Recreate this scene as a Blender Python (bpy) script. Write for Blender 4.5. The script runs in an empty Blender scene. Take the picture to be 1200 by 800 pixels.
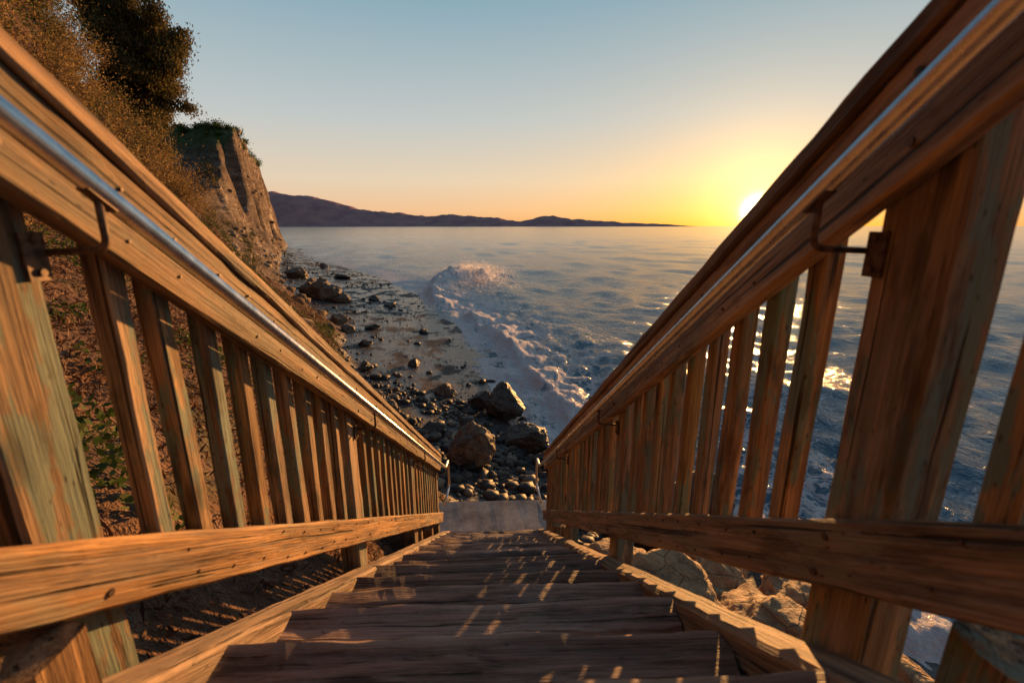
import bpy, math, random
import numpy as np
from mathutils import Vector, Matrix, noise as mn
random.seed(7); rng=np.random.default_rng(7)
SC=bpy.context.scene
def link(o):
    SC.collection.objects.link(o); return o
def empty(name):
    e=bpy.data.objects.new(name,None); e.empty_display_size=.2; return link(e)
# ---------------------------------------------------------------- node helpers
class NT:
    def __init__(s,tree): s.t=tree; s.n=tree.nodes; s.l=tree.links
    def add(s,ty,**kw):
        nd=s.n.new(ty)
        for k,v in kw.items(): setattr(nd,k,v)
        return nd
    def set(s,inp,v):
        if isinstance(v,bpy.types.NodeSocket): s.l.new(v,inp)
        else: inp.default_value=v
    def math(s,op,a,b=0.0,c=None,clamp=False):
        nd=s.n.new('ShaderNodeMath'); nd.operation=op; nd.use_clamp=clamp
        s.set(nd.inputs[0],a); s.set(nd.inputs[1],b)
        if c is not None: s.set(nd.inputs[2],c)
        return nd.outputs[0]
    def mix(s,f,a,b,mode='MIX'):
        nd=s.n.new('ShaderNodeMix'); nd.data_type='RGBA'; nd.blend_type=mode
        s.set(nd.inputs[0],f); s.set(nd.inputs[6],a); s.set(nd.inputs[7],b)
        return nd.outputs[2]
    def ramp(s,f,stops,interp='LINEAR'):
        nd=s.n.new('ShaderNodeValToRGB'); cr=nd.color_ramp; cr.interpolation=interp
        while len(cr.elements)<len(stops): cr.elements.new(.5)
        for e,(p,c) in zip(cr.elements,stops):
            e.position=p; e.color=(c[0],c[1],c[2],1) if hasattr(c,'__len__') else (c,c,c,1)
        s.set(nd.inputs[0],f); return nd.outputs[0]
    def sstep(s,x,a,b):
        nd=s.n.new('ShaderNodeMapRange'); nd.interpolation_type='SMOOTHSTEP'
        s.set(nd.inputs[0],x); nd.inputs[1].default_value=a; nd.inputs[2].default_value=b
        return nd.outputs[0]
    def map(s,v,sc,loc=(0,0,0)):
        nd=s.n.new('ShaderNodeMapping'); s.set(nd.inputs[0],v)
        nd.inputs['Scale'].default_value=sc; nd.inputs['Location'].default_value=loc
        return nd.outputs[0]
    def noise(s,v,scale,detail=4,rough=.55,dist=0.0):
        nd=s.n.new('ShaderNodeTexNoise'); s.set(nd.inputs['Vector'],v)
        nd.inputs['Scale'].default_value=scale; nd.inputs['Detail'].default_value=detail
        nd.inputs['Roughness'].default_value=rough; nd.inputs['Distortion'].default_value=dist
        return nd.outputs['Fac']
    def bump(s,h,strength=.5,dist=.01,normal=None):
        nd=s.n.new('ShaderNodeBump'); s.set(nd.inputs['Height'],h)
        nd.inputs['Strength'].default_value=strength; nd.inputs['Distance'].default_value=dist
        if normal is not None: s.l.new(normal,nd.inputs['Normal'])
        return nd.outputs[0]
def mat(name):
    m=bpy.data.materials.new(name); m.use_nodes=True
    t=NT(m.node_tree); b=t.n['Principled BSDF']
    return m,t,b
def C(r,g,b): return (r,g,b,1)
# ---------------------------------------------------------------- wood
def wood(name,dark,light,patina,pat_amt=.5,crack=.6,bumpd=.004,rough=.7,stain=.5,edge=None,vr=(.70,.5),pth=(.49,.60),grey=.45):
    m,t,b=mat(name)
    tc=t.add('ShaderNodeTexCoord'); oi=t.add('ShaderNodeObjectInfo')
    r=t.math('MULTIPLY',oi.outputs['Random'],37.0)
    off=t.add('ShaderNodeVectorMath',operation='ADD'); t.l.new(tc.outputs['Object'],off.inputs[0]); t.l.new(r,off.inputs[1])
    v=off.outputs[0]
    wn=t.noise(t.map(v,(.9,5,5),(2,7,1)),1.0,1,.5)
    sx=t.add('ShaderNodeSeparateXYZ'); t.l.new(v,sx.inputs[0])
    ph=t.math('ADD',t.math('MULTIPLY',sx.outputs[1],150),t.math('MULTIPLY',sx.outputs[2],105))
    ph=t.math('ADD',ph,t.math('MULTIPLY',wn,26))
    ring=t.math('ADD',.5,t.math('MULTIPLY',t.math('SINE',ph),.5))
    ring=t.math('POWER',ring,1.6)
    g1=t.noise(t.map(v,(1.5,38,38)),1.0,6,.72,.15)
    fine=t.noise(t.map(v,(5,230,230)),1.0,2,.6)
    g=t.math('ADD',t.math('MULTIPLY',g1,.70),t.math('MULTIPLY',t.math('SUBTRACT',ring,.4),.06))
    g=t.math('ADD',g,t.math('MULTIPLY',fine,.30))
    midc=tuple(a*.5+c*.5 for a,c in zip(dark,light))
    col=t.ramp(g,[(.38,dark),(.49,midc),(.61,light)])
    # weathered grey-brown film, streaky along the grain
    gr=t.noise(t.map(v,(1.4,20,20),(1,8,3)),1.0,5,.72)
    gm=sum(midc)/3
    col=t.mix(t.math('MULTIPLY',t.sstep(gr,.46,.60),grey),col,C(gm*1.12,gm*.90,gm*.68))
    lum=t.noise(t.map(v,(1.0,9,9),(9,9,2)),1.0,4,.65)
    col=t.mix(t.math('MULTIPLY',t.sstep(lum,.48,.62),.55),col,C(*[x*.42 for x in midc]))
    p=t.noise(t.map(v,(2.6,13,13)),1.0,5,.70)
    pf=t.math('MULTIPLY',t.sstep(p,*pth),pat_amt)
    col=t.mix(pf,col,C(*patina))
    s=t.noise(t.map(v,(4,16,16),(5,2,1)),1.0,4,.7)
    col=t.mix(t.math('MULTIPLY',t.sstep(s,.53,.66),stain),col,C(dark[0]*.5,dark[1]*.45,dark[2]*.45))
    vo=t.add('ShaderNodeTexVoronoi'); t.l.new(t.map(v,(2.0,8,8)),vo.inputs['Vector']); vo.inputs['Scale'].default_value=1
    kn=t.math('SUBTRACT',1.0,t.sstep(vo.outputs['Distance'],.06,.16))
    col=t.mix(t.math('MULTIPLY',kn,.75),col,C(dark[0]*.3,dark[1]*.25,dark[2]*.25))
    v2=t.add('ShaderNodeTexVoronoi'); t.l.new(t.map(v,(22,60,60)),v2.inputs['Vector']); v2.inputs['Scale'].default_value=1
    sp=t.math('MULTIPLY',t.math('SUBTRACT',1.0,t.sstep(v2.outputs['Distance'],.07,.18)),.75)
    sp=t.math('MULTIPLY',sp,t.sstep(p,.44,.54))
    col=t.mix(sp,col,C(dark[0]*.3,dark[1]*.3,dark[2]*.3))
    cr=t.noise(t.map(v,(.9,85,85),(3,3,3)),1.0,2,.5)
    cf=t.math('MULTIPLY',t.sstep(cr,.62,.69),crack)
    col=t.mix(cf,col,C(.015,.009,.006))
    if edge:
        so=t.add('ShaderNodeSeparateXYZ'); t.l.new(tc.outputs['Object'],so.inputs[0])
        e=t.sstep(t.math('ADD',t.math('ABSOLUTE',so.outputs[1]),t.math('MULTIPLY',t.math('SUBTRACT',s,.5),.08)),.034,.058)
        col=t.mix(t.math('MULTIPLY',e,.65),col,C(*edge))
    hue=t.add('ShaderNodeHueSaturation'); t.l.new(col,hue.inputs['Color'])
    t.l.new(t.math('ADD',vr[0],t.math('MULTIPLY',oi.outputs['Random'],vr[1])),hue.inputs['Value'])
    rs=t.math('FRACT',t.math('MULTIPLY',oi.outputs['Random'],7.31))
    t.l.new(t.math('ADD',.76,t.math('MULTIPLY',rs,.26)),hue.inputs['Saturation'])
    t.l.new(hue.outputs[0],b.inputs['Base Color'])
    h=t.math('SUBTRACT',t.math('ADD',t.math('MULTIPLY',g1,.9),t.math('MULTIPLY',fine,.4)),t.math('MULTIPLY',cf,1.0))
    h=t.math('ADD',h,t.math('MULTIPLY',ring,.10))
    t.l.new(t.bump(h,1.0,bumpd),b.inputs['Normal'])
    b.inputs['Roughness'].default_value=rough
    b.inputs['Specular IOR Level'].default_value=.3
    return m
M_rail=wood('weathered_rail_wood',(.085,.040,.018),(.50,.27,.11),(.22,.19,.13),.55,.85,.006)
M_bal=wood('baluster_wood',(.085,.043,.020),(.48,.27,.11),(.13,.19,.15),.85,.85,.006,pth=(.50,.56))
M_tread=wood('tread_wood',(.06,.028,.020),(.40,.215,.145),(.29,.21,.18),.45,.95,.012,.6,.6,(.55,.35,.24),(.5,.85))
M_str=wood('stringer_wood',(.11,.055,.024),(.50,.28,.12),(.24,.2,.13),.3,.85,.008)
M_steel,t,b=mat('galvanised_steel'); tc=t.add('ShaderNodeTexCoord')
n=t.noise(tc.outputs['Object'],30,4,.6)
t.l.new(t.ramp(n,[(.3,(.58,.55,.52)),(.7,(.82,.79,.75))]),b.inputs['Base Color'])
b.inputs['Metallic'].default_value=1; t.l.new(t.ramp(n,[(.3,.22),(.7,.36)]),b.inputs['Roughness'])
M_rust,t,b=mat('rusty_steel'); tc=t.add('ShaderNodeTexCoord')
n=t.noise(tc.outputs['Object'],60,4,.6)
t.l.new(t.ramp(n,[(.35,(.035,.02,.014)),(.65,(.17,.10,.065))]),b.inputs['Base Color'])
b.inputs['Metallic'].default_value=.35; b.inputs['Roughness'].default_value=.6
M_conc,t,b=mat('concrete'); tc=t.add('ShaderNodeTexCoord')
n=t.noise(tc.outputs['Object'],3,6,.7); n2=t.noise(tc.outputs['Object'],60,3,.6)
t.l.new(t.ramp(t.math('ADD',t.math('MULTIPLY',n,.7),t.math('MULTIPLY',n2,.3)),[(.38,(.14,.11,.10)),(.62,(.42,.36,.32))]),b.inputs['Base Color'])
t.l.new(t.bump(n2,.5,.006),b.inputs['Normal']); b.inputs['Roughness'].default_value=.8
# ---------------------------------------------------------------- mesh helpers
def mesh_obj(name,V,F,m=None,parent=None,smooth=False):
    me=bpy.data.meshes.new(name); me.from_pydata([tuple(v) for v in V],[],F); me.update()
    o=bpy.data.objects.new(name,me); link(o)
    if m: me.materials.append(m)
    if parent: o.parent=parent
    if smooth: me.polygons.foreach_set('use_smooth',[True]*len(me.polygons))
    return o
def fast_mesh(name,V,F,m=None,smooth=False,attrs=None):
    V=np.asarray(V,dtype=np.float32); F=np.asarray(F,dtype=np.int32)
    me=bpy.data.meshes.new(name); k=F.shape[1]
    me.vertices.add(len(V)); me.vertices.foreach_set('co',V.ravel())
    me.loops.add(F.size); me.loops.foreach_set('vertex_index',F.ravel())
    me.polygons.add(len(F)); me.polygons.foreach_set('loop_start',np.arange(0,F.size,k,dtype=np.int32))
    try: me.polygons.foreach_set('loop_total',np.full(len(F),k,dtype=np.int32))
    except Exception: pass
    me.update(calc_edges=True); me.validate()
    if attrs:
        for n_,a in attrs.items():
            at=me.attributes.new(n_,'FLOAT','POINT'); at.data.foreach_set('value',np.asarray(a,dtype=np.float32))
    if smooth: me.polygons.foreach_set('use_smooth',np.ones(len(F),dtype=bool))
    if m: me.materials.append(m)
    o=bpy.data.objects.new(name,me); return link(o)
def beam(name,p0,p1,w,h,m,parent,up=(0,0,1),ch=.005,jit=.0015,step=.08):
    p0=Vector(p0);p1=Vector(p1); X=(p1-p0); L=X.length; X.normalize()
    Z=Vector(up); Z=(Z-X*Z.dot(X)).normalized(); Y=Z.cross(X)
    M=Matrix((X,Y,Z)).transposed().to_4x4(); M.translation=(p0+p1)/2
    n=max(2,int(L/step)); a=w/2;c=h/2
    prof=[(-a+ch,-c),(0,-c),(a-ch,-c),(a,-c+ch),(a,0),(a,c-ch),(a-ch,c),(0,c),(-a+ch,c),(-a,c-ch),(-a,0),(-a,-c+ch)]
    k=len(prof); V=[];F=[]; sd=random.random()*100
    for i in range(n+1):
        x=-L/2+L*i/n
        for j,(y,z) in enumerate(prof):
            d=mn.noise_vector(Vector((x*3+sd,y*14+sd,z*14)))+.6*mn.noise_vector(Vector((x*11+sd,y*30+sd,z*30)))
            V.append((x+(d.x*jit*2 if i in(0,n) else 0),y+d.y*jit,z+d.z*jit))
    for i in range(n):
        for j in range(k):
            A=i*k+j;B=i*k+(j+1)%k
            F.append((A,B,B+k,A+k))
    F.append(tuple(range(k-1,-1,-1))); F.append(tuple(n*k+j for j in range(k)))
    o=mesh_obj(name,V,F,m,parent); o.matrix_world=M
    return o
def tube_data(P,R,seg=10,V=None,F=None,cap=True):
    if V is None: V=[];F=[]
    P=[Vector(p) for p in P]; prev=None
    base=len(V)
    for i,p in enumerate(P):
        d=(P[min(i+1,len(P)-1)]-P[max(i-1,0)]).normalized()
        if prev is None: u=d.orthogonal().normalized()
        else: u=(prev-d*prev.dot(d)).normalized()
        prev=u; w=d.cross(u); r=R[i] if hasattr(R,'__len__') else R
        for j in range(seg):
            a=2*math.pi*j/seg; V.append(tuple(p+u*math.cos(a)*r+w*math.sin(a)*r))
    for i in range(len(P)-1):
        for j in range(seg):
            A=base+i*seg+j;B=base+i*seg+(j+1)%seg
            F.append((A,B,B+seg,A+seg))
    if cap:
        F.append(tuple(base+j for j in range(seg-1,-1,-1)))
        F.append(tuple(base+(len(P)-1)*seg+j for j in range(seg)))
    return V,F
def smooth_path(P,n=6,r=.05):
    P=[Vector(p) for p in P]; out=[P[0]]
    for i in range(1,len(P)-1):
        a=P[i]+(P[i-1]-P[i]).normalized()*min(r,(P[i-1]-P[i]).length*.45)
        c=P[i]+(P[i+1]-P[i]).normalized()*min(r,(P[i+1]-P[i]).length*.45)
        for k in range(n+1):
            s=k/n; out.append(a*(1-s)**2+P[i]*2*s*(1-s)+c*s*s)
    out.append(P[-1]); return out
# ---------------------------------------------------------------- stair geometry
T=0.687
def zl(zo,y): return zo-T*y
st=empty('wooden_staircase')
RUN=.265
for n in range(-4,19):
    yn=.015+RUN*n; z=zl(-.30,yn)
    for k in range(2):
        w=.112 if k else .120; yc=yn-.062-k*(.142)+random.uniform(-.006,.006)
        zz=z-.02+random.uniform(-.004,.004)-k*.012
        x0=-.565+random.uniform(-.03,.010); x1=.495+random.uniform(-.010,.03)
        beam('tread_board',(x0,yc,zz+random.uniform(-.007,.007)),(x1,yc+random.uniform(-.006,.006),zz+random.uniform(-.007,.007)),w,.04,M_tread,st,ch=.009,jit=.011,step=.025)
    for sx in(-.548,.478):
        beam('tread_cleat',(sx,yn-.235,z-.084),(sx,yn-.02,z-.084),.035,.06,M_str,st)
for sx in(-.618,.548):
    y0,y1=-1.3,4.80
    beam('stringer',(sx,y0,zl(-.468,y0)),(sx,y1,zl(-.468,y1)),.095,.27,M_str,st,ch=.010,jit=.006,step=.05)
sides=[(-1,-.632),(1,.562)]
posts_y=[-.72,.645,1.98,3.32,4.66]
for sgn,xf in sides:
    R=empty('wooden_railing')
    xr=xf+sgn*.019; xb=xf+sgn*(.038+.022); xp=xf+sgn*(.038+.046)
    y0,y1=-1.3,4.76
    c=math.cos(math.atan(T))
    beam('lower_rail',(xr,y0,zl(-.105,y0)),(xr,y1,zl(-.105,y1)),.037,.135*c,M_rail,R,jit=.004,step=.04)
    beam('upper_rail',(xr,y0,zl(.587,y0)),(xr,y1,zl(.587,y1)),.037,.178*c,M_rail,R,jit=.004,step=.04)
    xc=xf+sgn*.064
    beam('cap_rail',(xc,y0,zl(.6995,y0)),(xc,y1,zl(.6995,y1)),.145,.036,M_rail,R,jit=.004,step=.04)
    for py in posts_y:
        beam('post',(xp,py,zl(-.95,py) if py>0 else zl(-.8,py)),(xp,py,zl(.665,py)-.06),.089,.125,M_bal,R,up=(0,1,0),ch=.008,jit=.004)
    sp=.127; yb=[]
    for a,bb in zip(posts_y[:-1],posts_y[1:]):
        n=round((bb-a-.125-.085)/sp); gap=(bb-a-.125)/(n+1)
        for i in range(n): yb.append(a+.0625+gap*(i+1))
    for yy in yb:
        dx=random.uniform(-.002,.003); tl=random.uniform(-.008,.008); yo=random.uniform(-.006,.006)
        beam('baluster',(xb+sgn*abs(dx),yy+yo,zl(-.165,yy)),(xb+sgn*abs(dx),yy+yo+tl,zl(.655,yy)),.040,.043,M_bal,R,up=(0,1,0),ch=.004,jit=.003)
    if sgn<0: beam('blocking',(-.640,.52,zl(-.325,.52)),(-.640,.52,zl(-.205,.52)),.09,.09,M_str,R,up=(0,1,0),ch=.009,jit=.005,step=.03)
    else: beam('blocking',(xp,.43,zl(-.62,.43)),(xp,.43,zl(-.22,.43)),.088,.085,M_bal,R,up=(0,1,0),ch=.009,jit=.005)
    for by in [3.6,4.2]:
        beam('blocking',(xp+sgn*.004,by,zl(-.62,by)),(xp+sgn*.004,by,zl(-.20,by)-.01),.088,.085,M_str,R,up=(0,1,0),ch=.009,jit=.006)
    V=[];F=[]
    for yy in yb+posts_y:
        for zo in (-.140,-.07,.54,.63):
            if yy<-.3 or random.random()<.15: continue
            a=random.uniform(-.013,.013); zc=zl(zo,yy+a)+random.uniform(-.010,.010)
            tube_data([(xf+sgn*.004,yy+a,zc),(xf-sgn*.0030,yy+a,zc)],[.0034]*2 if yy not in posts_y else [.0065,.0065],8,V,F)
    mesh_obj('nails',V,F,M_rust,R)
    H=empty('steel_handrail')
    xh=xf-sgn*.055; zo=.545
    y0,y1=-1.3,4.72
    P=[(xh,y0,zl(zo,y0)),(xh,y1,zl(zo,y1)),(xh,y1+.28,zl(zo,y1)-.05),(xh,y1+.30,zl(zo,y1)-.42),(xh+sgn*.03,y1+.02,zl(zo,y1)-.50)]
    V,F=tube_data(smooth_path(P,7,.07),.0150,16)
    mesh_obj('pipe',V,F,M_steel,H,True)
    for by in (-.66,.715,2.04,3.38,4.69):
        zb=zl(zo,by); za=zb-.092
        V=[];F=[]
        P=[(xf+sgn*.036,by,za),(xh,by,za+.004),(xh,by,zb-.012)]
        tube_data(smooth_path(P,6,.02),.0055,8,V,F)
        mesh_obj('bracket_arm',V,F,M_rust,H,True)
        beam('bracket_plate',(xf+sgn*.034,by-.02,za-.04),(xf+sgn*.034,by-.02,za+.030),.005,.036,M_rust,H,up=(0,1,0),ch=.001,jit=0)
        V=[];F=[]
        for q in(-.028,.020): tube_data([(xf+sgn*.036,by-.02,za+q),(xf+sgn*.026,by-.02,za+q)],[.006,.006],6,V,F)
        mesh_obj('bracket_bolts',V,F,M_rust,H)
        beam('saddle',(xh,by-.022,zb-.0172+.022*T),(xh,by+.022,zb-.0172-.022*T),.018,.004,M_rust,H,ch=.001,jit=0)
ZL=zl(-.30,.015+RUN*18)-.182
cl=beam('concrete_landing',(-.80,5.235,ZL-.9),(.74,5.235,ZL-.9),.88,1.8,M_conc,None,ch=.015,jit=.006)
# ---------------------------------------------------------------- numpy noise
tab=rng.random((256,256))
def vn(x,y,s=0):
    x=x+s*17.3;y=y+s*9.1
    xi=np.floor(x).astype(int);yi=np.floor(y).astype(int);fx=x-xi;fy=y-yi
    fx=fx*fx*(3-2*fx);fy=fy*fy*(3-2*fy)
    a=tab[xi&255,yi&255];b=tab[(xi+1)&255,yi&255];c=tab[xi&255,(yi+1)&255];d=tab[(xi+1)&255,(yi+1)&255]
    return (a*(1-fx)+b*fx)*(1-fy)+(c*(1-fx)+d*fx)*fy
def fbm(x,y,o=5,s=0,g=.5):
    r=0;a=1;t_=0
    for i in range(o):
        r=r+a*(vn(x,y,s+i)-.5)*2; t_+=a; a*=g; x=x*2.03;y=y*2.03
    return r/t_
def ss(x,a,b):
    t_=np.clip((x-a)/(b-a),0,1); return t_*t_*(3-2*t_)
def pdist(x,y,P):
    best=np.full(x.shape,1e9);sg=np.ones(x.shape)
    for (ax,ay),(bx,by) in zip(P[:-1],P[1:]):
        dx,dy=bx-ax,by-ay
        t_=np.clip(((x-ax)*dx+(y-ay)*dy)/(dx*dx+dy*dy),0,1)
        d=np.hypot(x-ax-t_*dx,y-ay-t_*dy)
        cr=dx*(y-ay)-dy*(x-ax)
        u=d<best-1e-6; best=np.where(u,d,best); sg=np.where(u,np.sign(cr),sg)
    return best*sg
BASE=[(9,-60),(6,-10),(4.5,-2),(3.6,1),(2.4,3.5),(0.8,5.5),(-1.5,9),(-4.1,14),(-7.5,21.9),(-10.5,27.4),(-20.5,44.8),(-35.5,77.5),(-46,103),(-53,121),(-90,140),(-260,190)]
WAT=[(15,-60),(9,-12),(7.5,-2),(6.3,2),(5.4,5),(4.2,7.5),(2.4,9.5),(1.1,11.7),(.45,14.2),(-.3,16.8),(-1.1,22.1),(-3.1,30.9),(-7.1,40.8),(-16.6,60.8),(-28.4,78.3),(-42,103),(-50,126),(-90,148),(-260,205)]
def height(x,y,detail=True):
    far=ss(y,50,78)
    wob=fbm(x*.25,y*.25,3,3)*.8*ss(np.hypot(x,y-5),4,25)
    d0=pdist(x,y,BASE)
    rib=(1-np.abs(fbm(x*.11+y*.16,y*.03,4,71))*2.2)*1.3+fbm(x*.5,y*.5,4,72)*.9
    d=d0+wob*(1-far*.5)+far*(rib-.6)*ss(d0,-1,1.5)
    dw=pdist(x,y,WAT)
    r=np.clip(dw/np.maximum(dw-np.minimum(d,0),.01),0,1)
    zb=np.where(dw>0,-6+.8*r**1.2,-6+.12*dw)
    zb=np.maximum(zb,-9)
    nearh=1-ss(y,15,26)
    tt=2.0*nearh+(2.2*(1-far)-.8*far)*(1-nearh)
    Tp=12.0*nearh+(3.4*(1-ss(y,56,78))+14.6*ss(y,56,78))*(1-nearh)
    sl=.90+1.0*far+.2*nearh*ss(y,5,11)
    dd=np.maximum(d,0)
    tal=np.minimum(sl*dd,tt+5.2); dt=(tt+5.2)/sl
    cl=np.clip((dd-dt)*(1.3+1.8*nearh+6.2*far),0,np.maximum(Tp-tt,0))
    land=-5.2+tal+cl+np.clip(dd-dt-3,0,60)*.02
    k=ss(d,-.3,.6)
    z=zb*(1-k)+land*k
    if detail:
        n=fbm(x*.9,y*.9,5,5); n2=fbm(x*.22,y*.22,5,9)
        z=z+k*(n*.30+n2*.6*ss(d,1,6))*ss(d,0,2.5)
        z=z+k*far*np.where((cl>0.5)&(cl<13),np.sin(z*1.9+n*3)*.5+fbm(x*.7,y*.7,4,20)*1.2,0)
        z=z+(1-k)*(fbm(x*.6,y*.6,4,30)*.06)*ss(dw,-1,2)
    lim=np.where((np.abs(x)<1.5),zl(-1.05,y),1e3)
    lim=np.where(x<-1.0,zl(-1.05,y)+(-1.0-x)*1.3,lim)
    m_=(y<5.3)&(x>-4)&(x<1.5)
    z=np.where(m_,np.minimum(z,np.maximum(lim,-5.4)),z)
    return z,d,dw
def spaced(lo,hi,c,n,k):
    a=np.arcsinh((lo-c)/k);b=np.arcsinh((hi-c)/k)
    return c+k*np.sinh(np.linspace(a,b,n))
gx=spaced(-240,22,-3,640,12);gy=spaced(-60,230,10,700,16)
X,Y=np.meshgrid(gx,gy,indexing='ij'); Z,D,DW=height(X,Y)
nx,ny=X.shape
idx=np.arange(nx*ny).reshape(nx,ny)
F=np.stack([idx[:-1,:-1],idx[1:,:-1],idx[1:,1:],idx[:-1,1:]],-1).reshape(-1,4)
V=np.stack([X,Y,Z],-1).reshape(-1,3)
m,t,b=mat('coastal_ground')
g=t.add('ShaderNodeNewGeometry'); pos=g.outputs['Position']
aD=t.add('ShaderNodeAttribute',attribute_name='dbase').outputs['Fac']
sep=t.add('ShaderNodeSeparateXYZ'); t.l.new(pos,sep.inputs[0])
nrm=t.add('ShaderNodeSeparateXYZ'); t.l.new(g.outputs['Normal'],nrm.inputs[0])
nA=t.noise(pos,.8,6,.65); nB=t.noise(pos,6,5,.65); nC=t.noise(pos,.25,4,.6); nD=t.noise(pos,30,3,.6)
sand=t.ramp(t.math('ADD',t.math('MULTIPLY',nA,.6),t.math('MULTIPLY',nB,.4)),[(.38,(.020,.018,.020)),(.52,(.062,.052,.052)),(.64,(.11,.09,.085))])
dirt=t.ramp(t.math('ADD',t.math('MULTIPLY',nB,.6),t.math('MULTIPLY',nA,.4)),[(.34,(.05,.025,.015)),(.5,(.15,.072,.038)),(.66,(.27,.15,.08))])
rn=t.math('ADD',t.math('MULTIPLY',t.noise(t.map(pos,(.35,.35,1.3)),1,7,.75),.65),t.math('MULTIPLY',t.noise(pos,.13,5,.65),.35))
rock=t.ramp(rn,[(.38,(.045,.03,.024)),(.47,(.125,.083,.062)),(.56,(.215,.155,.12)),(.63,(.46,.38,.31))])
farf=t.sstep(sep.outputs[1],24,42)
bank=t.mix(farf,dirt,rock)
grn=t.ramp(nB,[(.35,(.03,.045,.012)),(.65,(.09,.12,.03))])
gf=t.math('MULTIPLY',t.sstep(nrm.outputs[2],.45,.75),t.sstep(sep.outputs[2],8.0,12))
gf=t.math('MULTIPLY',gf,t.sstep(nC,.30,.42))
bank=t.mix(gf,bank,grn)
gf2=t.math('MULTIPLY',t.sstep(t.noise(pos,.45,5,.6),.53,.60),.6)
bank=t.mix(t.math('MULTIPLY',gf2,t.math('SUBTRACT',1.0,farf)),bank,C(.07,.08,.025))
kf=t.sstep(aD,-.2,.6)
col=t.mix(kf,sand,bank)
t.l.new(col,b.inputs['Base Color'])
wetn=t.sstep(t.noise(t.map(pos,(1,.6,1)),.9,5,.65),.46,.58)
rw=t.math('ADD',.13,t.math('MULTIPLY',wetn,.5))
ro=t.add('ShaderNodeMix'); ro.data_type='FLOAT'; t.set(ro.inputs[0],kf); t.set(ro.inputs[2],rw); ro.inputs[3].default_value=.9
t.l.new(ro.outputs[0],b.inputs['Roughness'])
t.l.new(t.math('SUBTRACT',.5,t.math('MULTIPLY',wetn,.38)),b.inputs['Specular IOR Level'])
bs=t.add('ShaderNodeMix'); bs.data_type='FLOAT'; t.set(bs.inputs[0],kf); bs.inputs[2].default_value=.06; bs.inputs[3].default_value=.45
bn=t.add('ShaderNodeBump'); t.l.new(t.math('MULTIPLY',t.math('ADD',nB,t.math('MULTIPLY',nD,.3)),bs.outputs[0]),bn.inputs['Height']); bn.inputs['Distance'].default_value=1; bn.inputs['Strength'].default_value=.8
t.l.new(bn.outputs[0],b.inputs['Normal'])
fast_mesh('beach_and_hillside_ground',V,F,m,True,{'dbase':D.ravel()})
# ---------------------------------------------------------------- sea
ang=np.radians(np.linspace(-78,172,1050))
r=[.4]
while r[-1]<420: r.append(r[-1]*1.0155+.004)
while r[-1]<42000: r.append(r[-1]*1.14)
r=np.array(r)
RR,AA=np.meshgrid(r,ang,indexing='ij')
cx,cy=1.0,2.0
X=cx+RR*np.sin(AA);Y=cy+RR*np.cos(AA)
res=np.maximum(RR*.0155,RR*np.radians(250/1050))
Z=np.zeros_like(X)
dws=-pdist(np.clip(X,-400,900),np.clip(Y,-400,900),WAT)
depthf=ss(dws,-.5,9)
for i in range(46):
    wl=.6*1.08**i*(1+.1*rng.random()); th=math.radians(205+rng.normal()*38); k=2*math.pi/wl
    A=.0125*wl**.80
    if wl>3.5: A*=.40
    ph=rng.random()*6.28
    fade=1-ss(res*3.0,wl*.55,wl)
    arg=k*(X*math.cos(th)+Y*math.sin(th))+ph+3.6*vn(X/wl/2.5,Y/wl/2.5,i)
    Z+=A*fade*np.sin(arg)*(.35+.65*depthf)
mod=.55+.9*vn(X*.06,Y*.06,3)
Z*=mod*ss(RR,-1,1)
CR=[(-2.2,28),(-4.3,34),(-5.6,41),(-6.0,49),(-5.2,58),(-3.0,66)]
dc=pdist(X,Y,CR)
near=(X>-30)&(X<40)&(Y>15)&(Y<95)
al=ss(Y,27,40)*(1-ss(Y,60,68))
prof=np.where(dc>0,np.exp(-(dc/.6)**2),np.exp(-(dc/2.0)**2))
nz=.8+.9*fbm(X*.6,Y*.6,4,44)
Z+=np.where(near,prof*al*.85*nz,0)
blob=np.exp(-(((X+2.4)/3.4)**2+((Y-54)/9.0)**2))
Z+=blob*.62*np.clip(.7+2.0*fbm(X*.7,Y*.45,5,46,.66),0,2.2)
CR2=[(2.6,13.2),(1.9,16.5),(1.3,20),(.2,25),(-1.6,30)]
dc2=pdist(X,Y,CR2)
prof2=np.where(dc2>0,np.exp(-(dc2/.4)**2),np.exp(-(dc2/1.1)**2))
nearc=near|((Y>10)&(Y<16)&(X>0)&(X<8))
Z+=np.where(nearc,prof2*.36*nz,0)
churn=ss(dws,0,1)*(1-ss(dws,4,9))*(1-ss(Y,45,60))*(1-ss(res,.5,.9))
Z+=churn*(fbm(X*1.6,Y*1.3,4,60,.6)*.24)
fm=np.zeros_like(X)
width=4.6+2.6*fbm(X*.12,Y*.12,3,50)
band=ss(dws,-.3,.2)*(1-ss(dws,width*.6,width*2.0))*ss(Y,10,12)*(1-ss(Y,58,85)*.6)
fm=np.maximum(fm,band*(.90+.80*fbm(X*.6,Y*.5,4,51)))
fm=np.maximum(fm,np.where(near,al*np.exp(-(np.where(dc>0,dc/1.6,dc/2.8))**2)*(1.3+.5*fbm(X,Y,3,52)),0))
fm=np.maximum(fm,blob*(1.25+1.5*fbm(X*.7,Y*.5,5,47,.6)))
trail=np.where(near&(dc<0),np.exp(dc/8.5),0)*ss(Y,15,24)*(1-ss(Y,50,70))
fm=np.maximum(fm,trail*(.78+.85*fbm(X*.5,Y*.4,4,53)))
fm=np.maximum(fm,np.where(nearc,np.exp(-(dc2/1.6)**2)*(1.2+.7*fbm(X*1.3,Y*1.3,4,55)),0))
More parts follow.
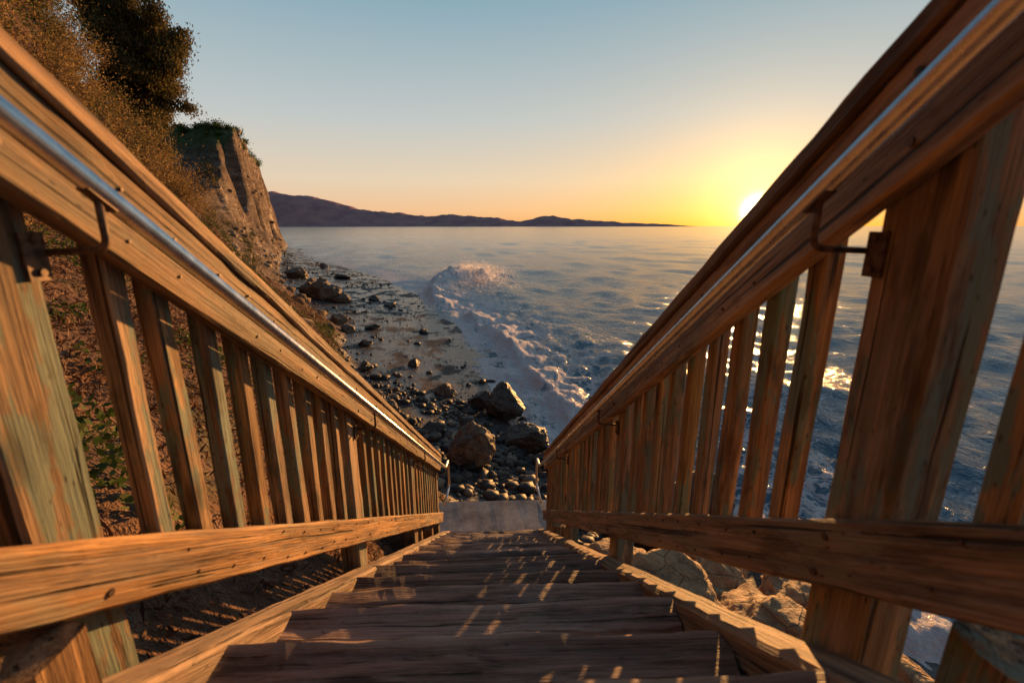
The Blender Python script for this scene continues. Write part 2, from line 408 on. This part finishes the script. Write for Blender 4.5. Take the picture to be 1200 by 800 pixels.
fm=np.maximum(fm,1.05*np.exp(-(((X-4.6)/1.1)**2+((Y-20.4)/.6)**2))*(1+.6*fbm(X*2,Y*2,3,56)))
fm=np.maximum(fm,(1-ss(dws,.9,4.2))*(1-ss(Y,13,16))*(1.05+.7*fbm(X*.9,Y*.9,4,57)))
fm=np.maximum(fm,.50*(1-ss(dws,8,45))*(.5+1.25*fbm(X*.35,Y*.35,4,58)))
Z=Z-6.0
n0,n1=X.shape
idx=np.arange(n0*n1).reshape(n0,n1)
F=np.stack([idx[:-1,:-1],idx[:-1,1:],idx[1:,1:],idx[1:,:-1]],-1).reshape(-1,4)[:,::-1]
m,t,b=mat('sea_water'); g=t.add('ShaderNodeNewGeometry'); pos=g.outputs['Position']
fo=t.add('ShaderNodeAttribute',attribute_name='foam').outputs['Fac']
ln=t.add('ShaderNodeVectorMath',operation='LENGTH'); t.l.new(pos,ln.inputs[0])
fall=t.math('DIVIDE',1.0,t.math('ADD',1.0,t.math('MULTIPLY',ln.outputs['Value'],.013)))
n1_=t.noise(t.map(pos,(1,.8,1)),1.3,5,.66,.4); n2_=t.noise(pos,5,3,.62,.3)
bn1=t.bump(t.math('MULTIPLY',n1_,fall),.85,.42); bn2=t.bump(t.math('MULTIPLY',n2_,fall),.7,.09,bn1)
t.l.new(bn2,b.inputs['Normal'])
b.inputs['Base Color'].default_value=C(.060,.125,.185)
b.inputs['IOR'].default_value=1.38; b.inputs['Roughness'].default_value=.14
dn=t.add('ShaderNodeTexNoise'); t.l.new(pos,dn.inputs['Vector']); dn.inputs['Scale'].default_value=2.5; dn.inputs['Detail'].default_value=2
ad=t.add('ShaderNodeVectorMath',operation='ADD'); t.l.new(pos,ad.inputs[0]); t.l.new(dn.outputs['Color'],ad.inputs[1])
lace=t.add('ShaderNodeTexVoronoi',feature='DISTANCE_TO_EDGE'); t.l.new(t.map(ad.outputs[0],(1,.8,1)),lace.inputs['Vector']); lace.inputs['Scale'].default_value=1.9
n4=t.noise(pos,2.6,6,.72)
v=t.math('ADD',fo,t.math('MULTIPLY',t.math('SUBTRACT',n4,.5),1.7))
inv=t.math('SUBTRACT',1.0,t.sstep(lace.outputs['Distance'],.0,.20))
v=t.math('ADD',v,t.math('MULTIPLY',t.math('SUBTRACT',inv,.5),.55))
mask=t.sstep(v,.50,.80)
nf=t.bump(n4,1.0,.45)
fd=t.add('ShaderNodeBsdfDiffuse'); fd.inputs['Color'].default_value=C(.95,.87,.87); t.l.new(nf,fd.inputs['Normal'])
mx=t.add('ShaderNodeMixShader'); t.l.new(t.math('MULTIPLY',mask,.97),mx.inputs[0]); t.l.new(b.outputs[0],mx.inputs[1]); t.l.new(fd.outputs[0],mx.inputs[2])
t.l.new(mx.outputs[0],t.n['Material Output'].inputs['Surface'])
fast_mesh('sea',np.stack([X,Y,Z],-1).reshape(-1,3),F,m,True,{'foam':fm.ravel()})
# ---------------------------------------------------------------- distant hills
prof=[(-900,20),(-400,34),(0,30),(200,31),(300,37),(330,38),(350,35),(375,33),(400,27),(425,20),(460,17),(500,14),(540,12),(575,10),(595,6),(612,6),(635,13),(650,14),(668,9),(700,7),(740,4.5),(780,3.2),(800,1.5),(812,-1)]
px=np.array([p[0] for p in prof],float);ph=np.array([p[1] for p in prof],float)
lx=(px-600)/530*5825+240; hz=ph*11.0
xs=np.linspace(lx[0],lx[-1],900)
hh=np.interp(xs,lx,hz); hh=hh+fbm(xs/260,xs*0+3,5,3,.55)*44*ss(hh,5,80)+fbm(xs/90,xs*0+7,4,5)*14*ss(hh,5,60)
rows=np.linspace(0,1,26); VV=[]
for s in rows:
    yy=5300+s*1500
    k=np.sin(np.clip(s/.55,0,1)*math.pi/2)**1.3 if s<.55 else np.cos((s-.55)/.45*math.pi/2)
    rel=hh*k+fbm(xs/320,xs*0+s*5,5,8)*90*k*(1-k)*ss(hh,20,150)
    VV.append(np.stack([xs,np.full_like(xs,yy)+fbm(xs/500,xs*0,3,2)*150,rel-9],-1))
VV=np.array(VV); a0,a1=VV.shape[:2]; idx=np.arange(a0*a1).reshape(a0,a1)
F=np.stack([idx[:-1,:-1],idx[:-1,1:],idx[1:,1:],idx[1:,:-1]],-1).reshape(-1,4)
m,t,b=mat('hazy_hill'); g=t.add('ShaderNodeNewGeometry')
n=t.noise(g.outputs['Position'],.006,5,.6)
t.l.new(t.ramp(n,[(.35,(.36,.19,.21)),(.65,(.52,.29,.27))]),b.inputs['Base Color']); b.inputs['Roughness'].default_value=1; b.inputs['Specular IOR Level'].default_value=0  # distance haze is painted into the hills' purple-brown base colour
fast_mesh('distant_hills',VV.reshape(-1,3),F,m,True)
# ---------------------------------------------------------------- rocks
def rockmat(name,c0,c1,c2,rough=.75):
    m,t,b=mat(name); g=t.add('ShaderNodeNewGeometry'); tc=t.add('ShaderNodeTexCoord'); pos=g.outputs['Position']
    n=t.noise(t.map(tc.outputs['Object'],(1,1,1.8)),2.2,7,.68,.5); n2=t.noise(pos,22,4,.65)
    c=t.ramp(t.math('ADD',t.math('MULTIPLY',n,.75),t.math('MULTIPLY',n2,.25)),[(.34,c0),(.5,c1),(.66,c2)])
    vo=t.add('ShaderNodeTexVoronoi',feature='DISTANCE_TO_EDGE'); t.l.new(tc.outputs['Object'],vo.inputs['Vector']); vo.inputs['Scale'].default_value=2.1
    cr=t.math('SUBTRACT',1.0,t.sstep(vo.outputs['Distance'],0,.03))
    c=t.mix(t.math('MULTIPLY',cr,.4),c,C(c0[0]*.4,c0[1]*.4,c0[2]*.4))
    t.l.new(c,b.inputs['Base Color']); b.inputs['Roughness'].default_value=rough
    h=t.math('SUBTRACT',t.math('ADD',n,t.math('MULTIPLY',n2,.3)),t.math('MULTIPLY',cr,.2))
    t.l.new(t.bump(h,.9,.12),b.inputs['Normal']); return m
M_rk=rockmat('tan_sandstone',(.12,.07,.035),(.36,.21,.10),(.54,.36,.18))
M_rd=rockmat('wet_dark_rock',(.020,.017,.016),(.050,.041,.036),(.11,.085,.068),.5)
M_rm=rockmat('brown_rock',(.05,.035,.025),(.15,.10,.065),(.28,.19,.125),.65)
import bmesh
def ico(sub):
    bm=bmesh.new(); bmesh.ops.create_icosphere(bm,subdivisions=sub,radius=1)
    bm.verts.ensure_lookup_table()
    V=np.array([v.co[:] for v in bm.verts]);F=np.array([[v.index for v in f.verts] for f in bm.faces]); bm.free(); return V,F
IV,IF=ico(5)
def boulder(x,y,sx,sy,sz,m,zc=None):
    sd=random.random()*100
    V=IV.copy(); rr=np.random.default_rng(int(sd*100))
    for i in range(12):
        n=rr.normal(size=3); n/=np.linalg.norm(n); h=.55+.35*rr.random()
        dd=V@n; V=V-np.outer(np.maximum(dd-h,0)*.94,n)
    out=[]
    for v in V:
        p=Vector(v); k=1+.18*mn.fractal(p*1.3+Vector((sd,0,0)),.8,2.1,4)+.07*mn.fractal(p*4.5+Vector((0,sd,0)),.7,2.1,5)
        out.append((v[0]*k*sx,v[1]*k*sy,v[2]*k*sz))
    if zc is None:
        z0=float(height(np.array([x]),np.array([y]))[0][0]); zc=z0+sz*.38
    o=fast_mesh('boulder',out,IF,m,True); o.location=(x,y,zc); o.rotation_euler=(random.uniform(-.25,.25),random.uniform(-.25,.25),random.uniform(0,6.28))
    return o
for a in [(2.25,4.6,1.05,.8,.5,-4.55),(3.35,4.1,.9,.75,.5,-4.7),(2.9,5.5,.8,.7,.45,-4.95),(4.2,4.9,.8,.8,.5,-5.3),(1.7,3.7,.7,.6,.45,-4.35),(2.5,3.1,.8,.7,.5,-4.3),(3.7,3.0,.9,.7,.5,-4.9),(4.9,3.7,.8,.7,.5,-5.5),(1.9,5.9,.7,.6,.4,-5.2),(3.6,6.4,.7,.6,.4,-5.6),(3.2,2.0,.8,.7,.5,-4.3),(4.4,1.8,.8,.8,.5,-5.1),(5.3,5.6,.6,.5,.4,-5.8)]:
    boulder(*a[:5],M_rk,a[5])
for a in [(4.6,8.6,.75,.6,.5,-5.75),(5.9,7.4,.6,.5,.45,-5.85),(3.4,8.6,.8,.6,.5,-5.7),(6.2,5.9,.5,.45,.35,-5.9),(2.6,7.4,.7,.6,.45,-5.5),(2.0,9.0,.6,.5,.4,-5.6)]:
    boulder(*a[:5],M_rd,a[5])
for a in [(-.55,9.75,.55,.5,.60,M_rm,-5.10),(.75,11.6,.85,.55,.40,M_rd,-5.75),(.30,13.6,.75,.6,.60,M_rd,-5.45),(-.45,14.2,.42,.35,.3,M_rd,-5.6),(-1.75,15.1,.45,.35,.3,M_rm,-5.6),
          (1.5,10.4,.5,.4,.32,M_rd,-5.9),(-2.6,9.8,.5,.4,.3,M_rd,-5.1),(-1.7,11.3,.4,.35,.3,M_rd,-5.4),(-3.0,12.2,.45,.4,.35,M_rm,-5.2),(-.8,12.2,.3,.25,.2,M_rd,-5.55)]:
    boulder(*a)
for a in [(-12.3,34.6,1.0,.9,.9),(-13.4,35.5,1.1,1.0,1.1),(-14.6,36.6,.9,.9,.8),(-11.3,34.0,.7,.6,.5),(-8.6,24.9,.5,.5,.45),(-7.5,23.0,.4,.4,.3),(-15.8,40,.9,.8,.8),(-21,49,1.2,1.0,.9)]:
    boulder(*a,M_rm)
for a in [(-6.6,24.2,.45,.3,.22),(-7.8,33.5,.8,.4,.25),(-4.0,25,.4,.3,.2),(-6.0,20.5,.4,.35,.2),(-9.5,36,.5,.4,.3),(-17,52,.9,.6,.4),(-24,66,1.1,.7,.5),(-4.9,16.6,.4,.3,.25),(-3.3,18,.3,.25,.2)]:
    boulder(*a,M_rd)
PV,PF=ico(1)
def scatter_stones(name,xy,size,m,sink=.3,warp=.25):
    n=len(xy); z,_,_=height(xy[:,0],xy[:,1])
    V=np.repeat(PV[None],n,0)*(1+warp*(rng.random((n,len(PV),1))-.5)*1.5)
    sc=np.stack([size*(.7+.6*rng.random(n)),size*(.7+.6*rng.random(n)),size*(.4+.4*rng.random(n))],-1)
    V=V*sc[:,None,:]; a=rng.random(n)*6.28; c,s=np.cos(a)[:,None],np.sin(a)[:,None]
    x=V[:,:,0]*c-V[:,:,1]*s;y=V[:,:,0]*s+V[:,:,1]*c
    V=np.stack([x+xy[:,0:1],y+xy[:,1:2],V[:,:,2]+(z+sc[:,2]*sink)[:,None]],-1)
    F=(PF[None]+(np.arange(n)*len(PV))[:,None,None]).reshape(-1,3)
    return fast_mesh(name,V.reshape(-1,3),F,m,False)
def pebmat(name,stops,ro=.6):
    m,t,b=mat(name); g=t.add('ShaderNodeNewGeometry')
    t.l.new(t.ramp(g.outputs['Random Per Island'],stops),b.inputs['Base Color']); b.inputs['Roughness'].default_value=ro
    b.inputs['Specular IOR Level'].default_value=.3
    t.l.new(t.bump(t.noise(g.outputs['Position'],25,3,.6),.6,.02),b.inputs['Normal']); return m
M_pb=pebmat('pebbles',[(0,(.016,.014,.014)),(.6,(.042,.035,.032)),(.9,(.09,.07,.056)),(1,(.22,.16,.11))])
xy=rng.random((60000,2))*np.array([13,17])+np.array([-7,5.6])
d=pdist(xy[:,0],xy[:,1],BASE);w=pdist(xy[:,0],xy[:,1],WAT)
p=(1-ss(xy[:,1],11.5,16.5)*.95)*ss(w,-.6,.3)*(1-ss(d,.0,1.2))*(.02+1.1*ss(vn(xy[:,0]*.9,xy[:,1]*.9,5),.25,.8))
xy=xy[rng.random(len(xy))<p*.45]
scatter_stones('beach_pebbles',xy,.025+.17*rng.random(len(xy))**7+.015*rng.random(len(xy)),M_pb,.3,.4)
xy=rng.random((90000,2))*np.array([50,85])+np.array([-46,15])
d=pdist(xy[:,0],xy[:,1],BASE);w=pdist(xy[:,0],xy[:,1],WAT)
cl=ss(vn(xy[:,0]*.35,xy[:,1]*.22,5)+.5*vn(xy[:,0]*1.3,xy[:,1]*1.3,9),.80,1.2)
p=(ss(w,0,.5)*(1-ss(d,.2,1.5)))*(.012+.30*cl+.20*np.exp(-(d/1.2)**2))
xy=xy[rng.random(len(xy))<p]
scatter_stones('beach_cobbles',xy,.025+.13*rng.random(len(xy))**8+xy[:,1]*.0008,M_pb,.2,.4)
M_tl=pebmat('talus',[(0,(.08,.05,.035)),(.5,(.19,.13,.085)),(1,(.38,.29,.21))],.85)
xy=rng.random((30000,2))*np.array([60,100])+np.array([-58,8])
d=pdist(xy[:,0],xy[:,1],BASE)
p=ss(d,-.2,.5)*(1-ss(d,2,7))*(.2+.6*ss(xy[:,1],20,40))
xy=xy[rng.random(len(xy))<p*.45]
scatter_stones('talus_rocks',xy,.06+.45*rng.random(len(xy))**6+xy[:,1]*.001,M_tl,.1,.4)
# ---------------------------------------------------------------- foliage
def leafmat(name,stops,tr=.3):
    m,t,b=mat(name); g=t.add('ShaderNodeNewGeometry')
    c=t.ramp(g.outputs['Random Per Island'],stops); t.l.new(c,b.inputs['Base Color']); b.inputs['Roughness'].default_value=.7
    b.inputs['Specular IOR Level'].default_value=.2
    tl=t.add('ShaderNodeBsdfTranslucent'); t.l.new(c,tl.inputs['Color'])
    mx=t.add('ShaderNodeMixShader'); mx.inputs[0].default_value=tr
    t.l.new(b.outputs[0],mx.inputs[1]); t.l.new(tl.outputs[0],mx.inputs[2]); t.l.new(mx.outputs[0],t.n['Material Output'].inputs['Surface']); return m
def leaves(name,Cn,L,W,m,droop=None):
    n=len(Cn); a=rng.normal(size=(n,3))
    if droop is not None: a=a*(1-droop)+np.array([0,0,-1.6])*droop
    a/=np.linalg.norm(a,axis=1)[:,None]; bb=np.cross(a,rng.normal(size=(n,3))); bb/=np.linalg.norm(bb,axis=1)[:,None]
    L=np.broadcast_to(L,(n,))[:,None]*.5; W=np.broadcast_to(W,(n,))[:,None]*.5
    V=np.stack([Cn-a*L,Cn+bb*W,Cn+a*L,Cn-bb*W],1).reshape(-1,3)
    F=np.arange(n*4).reshape(n,4)
    return fast_mesh(name,V,F,m,False)
M_dry=leafmat('dry_brush',[(0,(.07,.045,.02)),(.5,(.24,.15,.055)),(1,(.45,.29,.10))])
M_olv=leafmat('olive_brush',[(0,(.03,.035,.012)),(.5,(.09,.09,.03)),(1,(.19,.16,.055))])
M_euc=leafmat('eucalyptus_leaf',[(0,(.03,.032,.012)),(.6,(.10,.085,.03)),(1,(.26,.18,.06))],.4)
M_grn=leafmat('green_ground_cover',[(0,(.025,.045,.012)),(.6,(.06,.10,.02)),(1,(.13,.15,.04))])
M_lit=leafmat('leaf_litter',[(0,(.04,.02,.012)),(.5,(.13,.06,.032)),(1,(.24,.13,.065))],.1)
M_bark,t,b=mat('bark'); tc=t.add('ShaderNodeTexCoord')
t.l.new(t.ramp(t.noise(t.map(tc.outputs['Object'],(6,6,1.2)),1,5,.6),[(.35,(.05,.035,.025)),(.65,(.17,.12,.085))]),b.inputs['Base Color']); b.inputs['Roughness'].default_value=.85
def shrub_pts(n_sh,dlo,dhi,ylo,yhi,rlo,rhi,per,xlim=(-60,2)):
    out=[];tw=[]
    X_=rng.uniform(xlim[0],xlim[1],n_sh*60);Y_=rng.uniform(ylo,yhi,n_sh*60)
    z_,d_,_=height(X_,Y_); ok=np.where((d_>dlo)&(d_<dhi))[0][:n_sh]
    for q in ok:
        R_=random.uniform(rlo,rhi); base=np.array([X_[q],Y_[q],z_[q]])
        nb=random.randint(9,16)
        for i in range(nb):
            u=rng.normal(size=3); u[2]=abs(u[2])*1.1+.25; u/=np.linalg.norm(u); ln=R_*random.uniform(.6,1.25)
            tip=base+u*ln; tw.append((base,tip))
            k=int(per*R_*R_/nb)
            s=rng.random(k)**.6
            out.append(base+np.outer(s,tip-base)+rng.normal(size=(k,3))*(.10+.13*R_*s[:,None]))
    return np.concatenate(out),tw
def twigs(name,tw,m,r0=.016):
    V=[];F=[]
    for a,c in tw:
        mid=(a+c)/2+rng.normal(size=3)*.06
        tube_data([a,mid,c],[r0,r0*.6,r0*.2],4,V,F,False)
    mesh_obj(name,V,F,m)
P1,tw1=shrub_pts(200,5.6,11,5,32,.7,1.5,1200,(-28,-4))
leaves('dry_brush_shrubs',P1,.07+.05*rng.random(len(P1)),.028,M_dry)
P2,tw2=shrub_pts(75,6.0,12,8,36,.7,1.4,1000,(-34,-5))
leaves('olive_brush_shrubs',P2,.07+.05*rng.random(len(P2)),.032,M_olv)
twigs('brush_twigs',tw1+tw2,M_bark)
P3,_=shrub_pts(260,1.5,14,60,118,.5,1.2,300,(-85,-20))
zz3=(P3[:,2]>12.5)&(P3[:,2]<15.6)
leaves('clifftop_bushes',P3[zz3],.24,.15,M_grn)
P4,_=shrub_pts(120,2.5,12,30,66,.4,1.0,500,(-60,-12))
leaves('slope_scrub',P4,.12,.05,M_olv)
xy=rng.random((260000,2))*np.array([18,24])+np.array([-16,-2])
z,d,w=height(xy[:,0],xy[:,1]); pn=vn(xy[:,0]*.8,xy[:,1]*.8,33)+.4*vn(xy[:,0]*3,xy[:,1]*3,34)
k=(d>.4)&(d<11)&((xy[:,0]<-.8)|(xy[:,1]>6))
kg=k&(pn>.86)
Pg=np.stack([xy[kg,0],xy[kg,1],z[kg]+.02+.14*rng.random(kg.sum())],-1)
leaves('green_ground_cover',Pg,.07,.035,M_grn)
kl=k&(pn<=.86)&(rng.random(len(pn))<.5)
Pl=np.stack([xy[kl,0],xy[kl,1],z[kl]+.01+.07*rng.random(kl.sum())],-1)
leaves('leaf_litter',Pl,.05+.08*rng.random(len(Pl)),.018,M_lit)
Ps,tws=shrub_pts(110,.8,6.5,2,24,.25,.6,1300,(-14,-1.6))
leaves('low_dry_brush',Ps,.05,.018,M_lit)
# eucalyptus
et=empty('eucalyptus_tree')
ex,ey=-18.9,28.1; ez=float(height(np.array([ex]),np.array([ey]))[0][0])-.3
TV=[];TF=[];LP=[]
def grow(p,d,L,r,dep):
    n=5; P=[p];R_=[r]
    for i in range(n):
        d=(d+Vector(rng.normal(size=3))*.11+Vector((0,0,.05))).normalized()
        P.append(P[-1]+d*L/n); R_.append(r*(1-.55*(i+1)/n))
    if dep and math.hypot(P[-1].x-ex-.2,P[-1].y-ey)>2.6: return
    tube_data(P,R_,7 if dep<2 else 5,TV,TF,False)
    if dep>=2:
        for q in P[2:]:
            if random.random()<.75:
                c=np.array(q); k=random.randint(55,95); s=random.uniform(.22,.42)
                LP.append(c+rng.normal(size=(k,3))*np.array([s,s,s*.9])*.7+np.array([0,0,-.15]))
    if dep<4:
        for i in range(random.choice([2,3]) if dep else 10):
            q=P[random.choice([3,4,5])] if dep else P[[1,2,2,3,3,4,4,5,5,5][i]]
            nd=(d+Vector(rng.normal(size=3))*.62+Vector((0,0,.04 if dep else -.05))).normalized()
            grow(q,nd,L*(random.uniform(.55,.75) if dep else .33),r*.5,dep+1)
for q in range(3):
    grow(Vector((ex+q*.5-.3,ey+q*.2,ez)),Vector((.09*(q-1)+.03,.05,1)).normalized(),6.9+1.6*(q==1),.12,0)
mesh_obj('trunk_and_limbs',TV,TF,M_bark,et,True)
LPc=np.concatenate(LP)
o=leaves('foliage',LPc,.20,.06,M_euc,.5); o.parent=et
# ---------------------------------------------------------------- sea spray
k=15000
px_=-2.6+rng.normal(size=k)*2.0; py_=53+rng.normal(size=k)*5.5
e=np.exp(-(((px_+2.4)/3.4)**2+((py_-54)/9.0)**2))
hgt=np.abs(rng.normal(size=k))*.65*e*(.15+1.6*vn(px_*.8,py_*.5,3))
m,t,b=mat('spray_droplets'); b.inputs['Base Color'].default_value=C(.9,.83,.82)
tl=t.add('ShaderNodeBsdfTranslucent'); tl.inputs['Color'].default_value=C(.9,.83,.82)
mx=t.add('ShaderNodeMixShader'); mx.inputs[0].default_value=.5; t.l.new(b.outputs[0],mx.inputs[1]); t.l.new(tl.outputs[0],mx.inputs[2]); t.l.new(mx.outputs[0],t.n['Material Output'].inputs['Surface'])
leaves('sea_spray',np.stack([px_,py_,-5.5+hgt],-1),.06,.05,m)
# ---------------------------------------------------------------- world
SE=math.radians(1.6); SA=math.radians(29.9)
sd=Vector((math.sin(SA)*math.cos(SE),math.cos(SA)*math.cos(SE),math.sin(SE)))
w=bpy.data.worlds.new('World'); SC.world=w; w.use_nodes=True; t=NT(w.node_tree)
for n_ in list(t.n): t.n.remove(n_)
tc=t.add('ShaderNodeTexCoord'); dirv=tc.outputs['Generated']
nv=t.add('ShaderNodeVectorMath',operation='NORMALIZE'); t.l.new(dirv,nv.inputs[0])
sp=t.add('ShaderNodeSeparateXYZ'); t.l.new(nv.outputs[0],sp.inputs[0])
zz=sp.outputs[2]
base=t.ramp(zz,[(0,(.84,.44,.24)),(.03,(.88,.56,.34)),(.09,(.80,.66,.50)),(.20,(.55,.60,.60)),(.38,(.27,.43,.52)),(.65,(.13,.26,.38)),(1,(.08,.17,.29))])
dt=t.add('ShaderNodeVectorMath',operation='DOT_PRODUCT'); t.l.new(nv.outputs[0],dt.inputs[0]); dt.inputs[1].default_value=sd
a=t.math('ARCCOSINE',t.math('MINIMUM',dt.outputs['Value'],.999999))
def scol(f,c):
    vm=t.add('ShaderNodeVectorMath',operation='SCALE'); vm.inputs[0].default_value=c
    t.l.new(f,vm.inputs['Scale']); return vm.outputs[0]
def vscale(v_,f):
    vm=t.add('ShaderNodeVectorMath',operation='SCALE'); t.l.new(v_,vm.inputs[0]); t.l.new(f,vm.inputs['Scale']); return vm.outputs[0]
def vadd(a_,b_):
    vm=t.add('ShaderNodeVectorMath',operation='ADD'); t.l.new(a_,vm.inputs[0]); t.l.new(b_,vm.inputs[1]); return vm.outputs[0]
anti=t.math('ADD',.34,t.math('MULTIPLY',t.sstep(dt.outputs['Value'],-.70,.55),.66))
base=vscale(base,anti)
wide=t.math('MULTIPLY',t.math('EXPONENT',t.math('MULTIPLY',a,-3.0)),t.math('EXPONENT',t.math('MULTIPLY',t.math('MAXIMUM',zz,0.0),-5.5)))
mid=t.math('EXPONENT',t.math('MULTIPLY',a,-9.0))
tight=t.math('EXPONENT',t.math('MULTIPLY',t.math('MULTIPLY',a,a),-3000.0))
halo=t.math('EXPONENT',t.math('MULTIPLY',a,-20.0))
c=vadd(vadd(base,scol(wide,(.50,.11,-.28))),vadd(scol(mid,(.50,.26,.0)),vadd(scol(tight,(14,11,7)),scol(halo,(1.7,1.2,.62)))))
mxv=t.add('ShaderNodeVectorMath',operation='MAXIMUM'); t.l.new(c,mxv.inputs[0]); mxv.inputs[1].default_value=(.02,.02,.02)
sky=t.add('ShaderNodeTexSky',sky_type='NISHITA',sun_disc=False); sky.sun_elevation=SE; sky.sun_rotation=SA
bg1=t.add('ShaderNodeBackground'); t.l.new(sky.outputs[0],bg1.inputs[0]); bg1.inputs[1].default_value=.012
bg2=t.add('ShaderNodeBackground'); t.l.new(mxv.outputs[0],bg2.inputs[0]); bg2.inputs[1].default_value=.93
ash=t.add('ShaderNodeAddShader'); t.l.new(bg1.outputs[0],ash.inputs[0]); t.l.new(bg2.outputs[0],ash.inputs[1])
out=t.add('ShaderNodeOutputWorld'); t.l.new(ash.outputs[0],out.inputs[0])
L=bpy.data.lights.new('sun','SUN'); L.energy=5; L.angle=math.radians(.6); L.color=(1.75,.84,.26)
lo=link(bpy.data.objects.new('sun',L)); lo.rotation_euler=(-sd).to_track_quat('-Z','Y').to_euler()
cam=bpy.data.cameras.new('camera'); co=link(bpy.data.objects.new('camera',cam)); cam.sensor_width=36; cam.lens=15.9
cam.clip_start=.02; cam.clip_end=80000
cam.dof.use_dof=True; cam.dof.focus_distance=4.5; cam.dof.aperture_fstop=3.2
co.location=(0,0,0); co.rotation_euler=(math.radians(90-14.3),0,math.radians(-2.3)); SC.camera=co
SC.view_settings.view_transform='Standard'; SC.view_settings.look='None'; SC.view_settings.exposure=0
